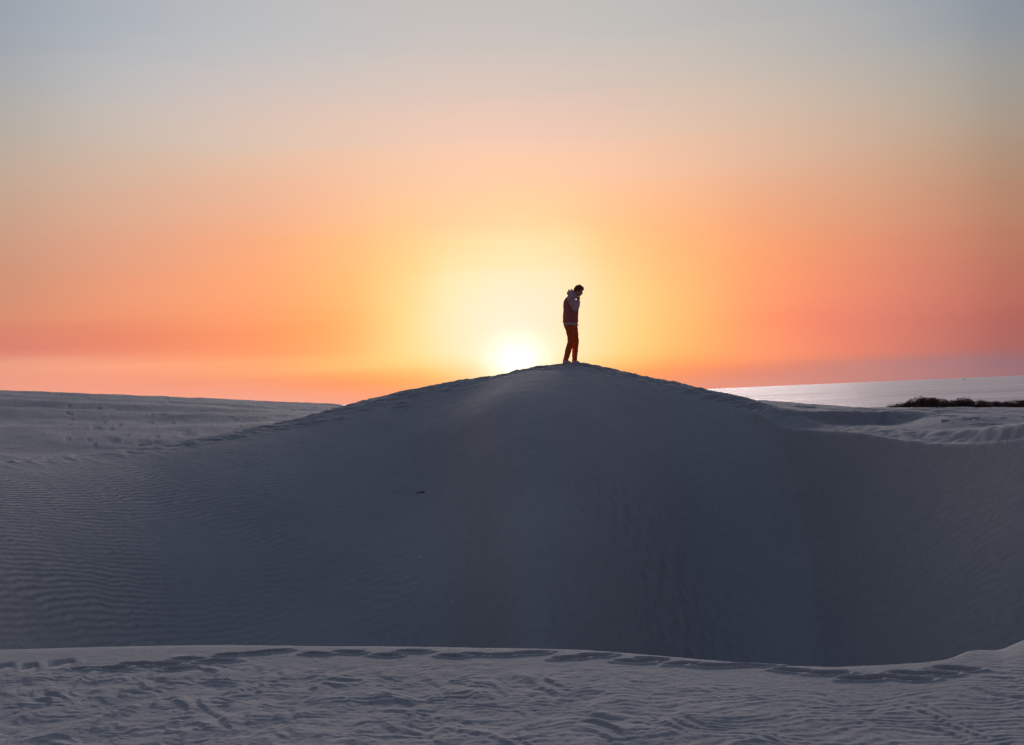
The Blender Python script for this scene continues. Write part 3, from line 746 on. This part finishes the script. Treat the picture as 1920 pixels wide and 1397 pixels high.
    # vest: boxy, zipped, falling straight to the hip
    vest = loft([(uv(390, 662), .166, .20, (0, 0, 1)), (uv(391, 655), .172, .207, (0, 0, 1)), (uv(392, 600), .168, .20, (0, 0, 1)), (uv(396, 520), .168, .195, (0, 0, 1)), (uv(400, 440), .174, .198, (.05, 0, 1)),
                 (uv(402, 380), .168, .20, (.15, 0, 1)), (uv(402, 335), .135, .195, (.3, 0, 1)), (uv(412, 300), .095, .145, (.55, 0, 1)), (uv(425, 280), .06, .09, (.7, 0, 1))], 32)
    seams = []
    for v_ in (440, 510, 580):
        pass
    vo = fused('quilted_vest', [vest], VEST, p, .007, 2, .022, 7)
    # sleeves
    for sd_, sh, elb, wr in ((-1, (394, 330), (452, 466), (494, 370)), (1, (410, 330), (474, 458), (502, 364))):
        S, E, Wp = np.array(uv(*sh, .175 * sd_)), np.array(uv(*elb, .195 * sd_)), np.array(uv(*wr, .09 * sd_))
        cuff = tube([tuple(Wp - (Wp - E) * .10), tuple(Wp + (Wp - E) * .03)], [.040, .038], 14, False)
        fused('sleeve', [tube([tuple(S), tuple((S + E) / 2), tuple(E)], [.086, .078, .070]), tube([tuple(E), tuple((E + Wp) / 2), tuple(Wp)], [.070, .062, .050])], SLEEVE, p, .007, 2, .02, 10)
        c = fused('cuff', [cuff], SLEEVE, p, .006, 1)
    # hood lying on the nape, drawn up in points behind the neck
    hood = [tube([uv(432, 300, -.085), uv(392, 262, -.07), uv(372, 240, 0), uv(392, 262, .07), uv(432, 300, .085)], [.036, .042, .050, .042, .036]),
            tube([uv(470, 290, -.06), uv(440, 255, -.075), uv(405, 232, -.05), uv(398, 228, .0), uv(405, 232, .05), uv(440, 255, .075), uv(470, 290, .06)], [.026, .032, .034, .036, .034, .032, .026]),
            tube([uv(388, 236, -.03), uv(372, 208, -.035), uv(363, 188, -.03)], [.034, .022, .009]),
            tube([uv(408, 232, .02), uv(408, 200, .01), uv(404, 172, .015)], [.032, .022, .008]),
            tube([uv(425, 238, -.04), uv(430, 214, -.045), uv(424, 198, -.05)], [.030, .018, .008])]
    fused('hood', hood, SLEEVE, p, .006, 2, .012, 14)
    # shirt tail below the vest
    shirt = loft([(uv(394, 700), .158, .195, (.0, 0, 1)), (uv(393, 692), .165, .20, (0, 0, 1)), (uv(392, 664), .158, .196, (0, 0, 1)), (uv(392, 625), .15, .185, (0, 0, 1))], 28)
    tail = tube([uv(470, 694, -.12), uv(500, 697, -.05), uv(508, 696, .02)], [.009, .010, .006], 10, True, 1.0)
    fused('shirt', [shirt, tail], SHIRT, p, .006, 1, .012, 9)
    # trousers
    tr = [loft([(uv(400, 760), .125, .165, (0, 0, 1)), (uv(396, 720), .150, .18, (0, 0, 1)), (uv(394, 688), .145, .18, (0, 0, 1)), (uv(394, 660), .12, .155, (0, 0, 1))], 26),
          tube([uv(384, 738, yn), uv(392, 800, yn), uv(394, 880, yn), uv(388, 945, yn), uv(360, 1040, yn), uv(336, 1120, yn), uv(318, 1192, yn)], [.112, .102, .082, .074, .068, .061, .054], 18, False),
          tube([uv(425, 738, yf), uv(440, 800, yf), uv(456, 880, yf), uv(464, 940, yf), uv(456, 1040, yf), uv(450, 1120, yf), uv(448, 1192, yf)], [.112, .100, .080, .072, .066, .060, .054], 18, False)]
    fused('trousers', tr, TROU, p, .0065, 1, .016, 11)
    # shoes
    for cx, cy, yy in ((318, 1192, yn), (450, 1190, yf)):
        up_ = [tube([uv(cx - 14, 1196, yy), uv(cx - 16, 1220, yy)], [.044, .044], 14), tube([uv(cx - 18, 1222, yy), uv(cx + 20, 1222, yy - .004), uv(cx + 56, 1232, yy - .008)], [.042, .044, .030], 16, True, .95)]
        s = fused('shoe', up_, SHOE, p, .006, 1)
        sole = tube([uv(cx - 20, 1240, yy), uv(cx + 22, 1241, yy - .004), uv(cx + 62, 1241, yy - .008)], [.046, .047, .034], 16)
        sv = [np.array((q[0], q[1], uv(0, 1240)[2] + (q[2] - uv(0, 1240)[2]) * .32)) for q in sole[0]]
        mesh_obj('sole', sv, sole[1], SOLE, s)
    return p
person()

# ------------------------------------------------------------------ small things on the sand
TWIG = mat_new('dark_driftwood', (.025, .02, .018), .9, .1, .3, 30)
SHELL = mat_new('bleached_shell', (.9, .88, .85), .5, .4, .1, 40)
def place_on(px, py, dmin):
    q = hit(px, py, dmin); return q[0], q[1], ground_z(q[0], q[1])
x, y, z = place_on(792, 924, 12)
tw = empty('twig', (x, y, z - .006), R(6)); tw.scale = (.72, .6, .5)
tag(tw, 'small dark curved twig lying alone on the smooth rippled dune side', 'twig')
v, f = tube([(-.16, -.01, .01), (-.08, .01, .035), (0, .0, .03), (.09, -.02, .012), (.15, -.01, .008)], [.007, .012, .014, .012, .006], 8)
mesh_obj('stem', v, f, TWIG, tw)
v, f = tube([(-.02, 0, .03), (.03, .03, .06), (.07, .05, .07)], [.008, .006, .003], 8); mesh_obj('side_shoot', v, f, TWIG, tw)
def shell(px, py, dmin, s, label):
    x, y, z = place_on(px, py, dmin)
    V = []; Fc = []; n = 14; m_ = 5
    for j in range(m_ + 1):
        for i in range(n + 1):
            th = -math.pi * .5 + math.pi * i / n * 1.0; r_ = j / m_
            rib = 1 + .05 * math.cos(i * math.pi)
            V.append((r_ * math.cos(th) * s * rib, r_ * math.sin(th) * s * rib, s * .42 * (1 - r_ * r_) * math.cos(th * .6) + .002))
    for j in range(m_):
        for i in range(n):
            a_ = j * (n + 1) + i; Fc.append((a_, a_ + 1, a_ + n + 2, a_ + n + 1))
    o = mesh_obj('seashell', V, Fc, SHELL); o.location = (x, y, z + s * .1); o.rotation_euler = (R(18), R(5), random.uniform(-1, 1))
    so_ = o.modifiers.new('thickness', 'SOLIDIFY'); so_.thickness = s * .12
    tag(o, label, 'shell', 'pale shells scattered on the sand')
shell(835, 1023, 12, .030, 'pale shell speck on the dune side, right of and below the twig')
shell(787, 1046, 12, .026, 'faint pale shell speck on the dune side straight below the twig')
shell(848, 1130, 12, .024, 'pale shell speck low on the dune side, lowest of the three there')
shell(1217, 1308, 4, .012, 'bright white shell speck on the near sand ridge, left one of two')
shell(1347, 1310, 4, .010, 'small white shell speck on the near sand ridge, right one of two')
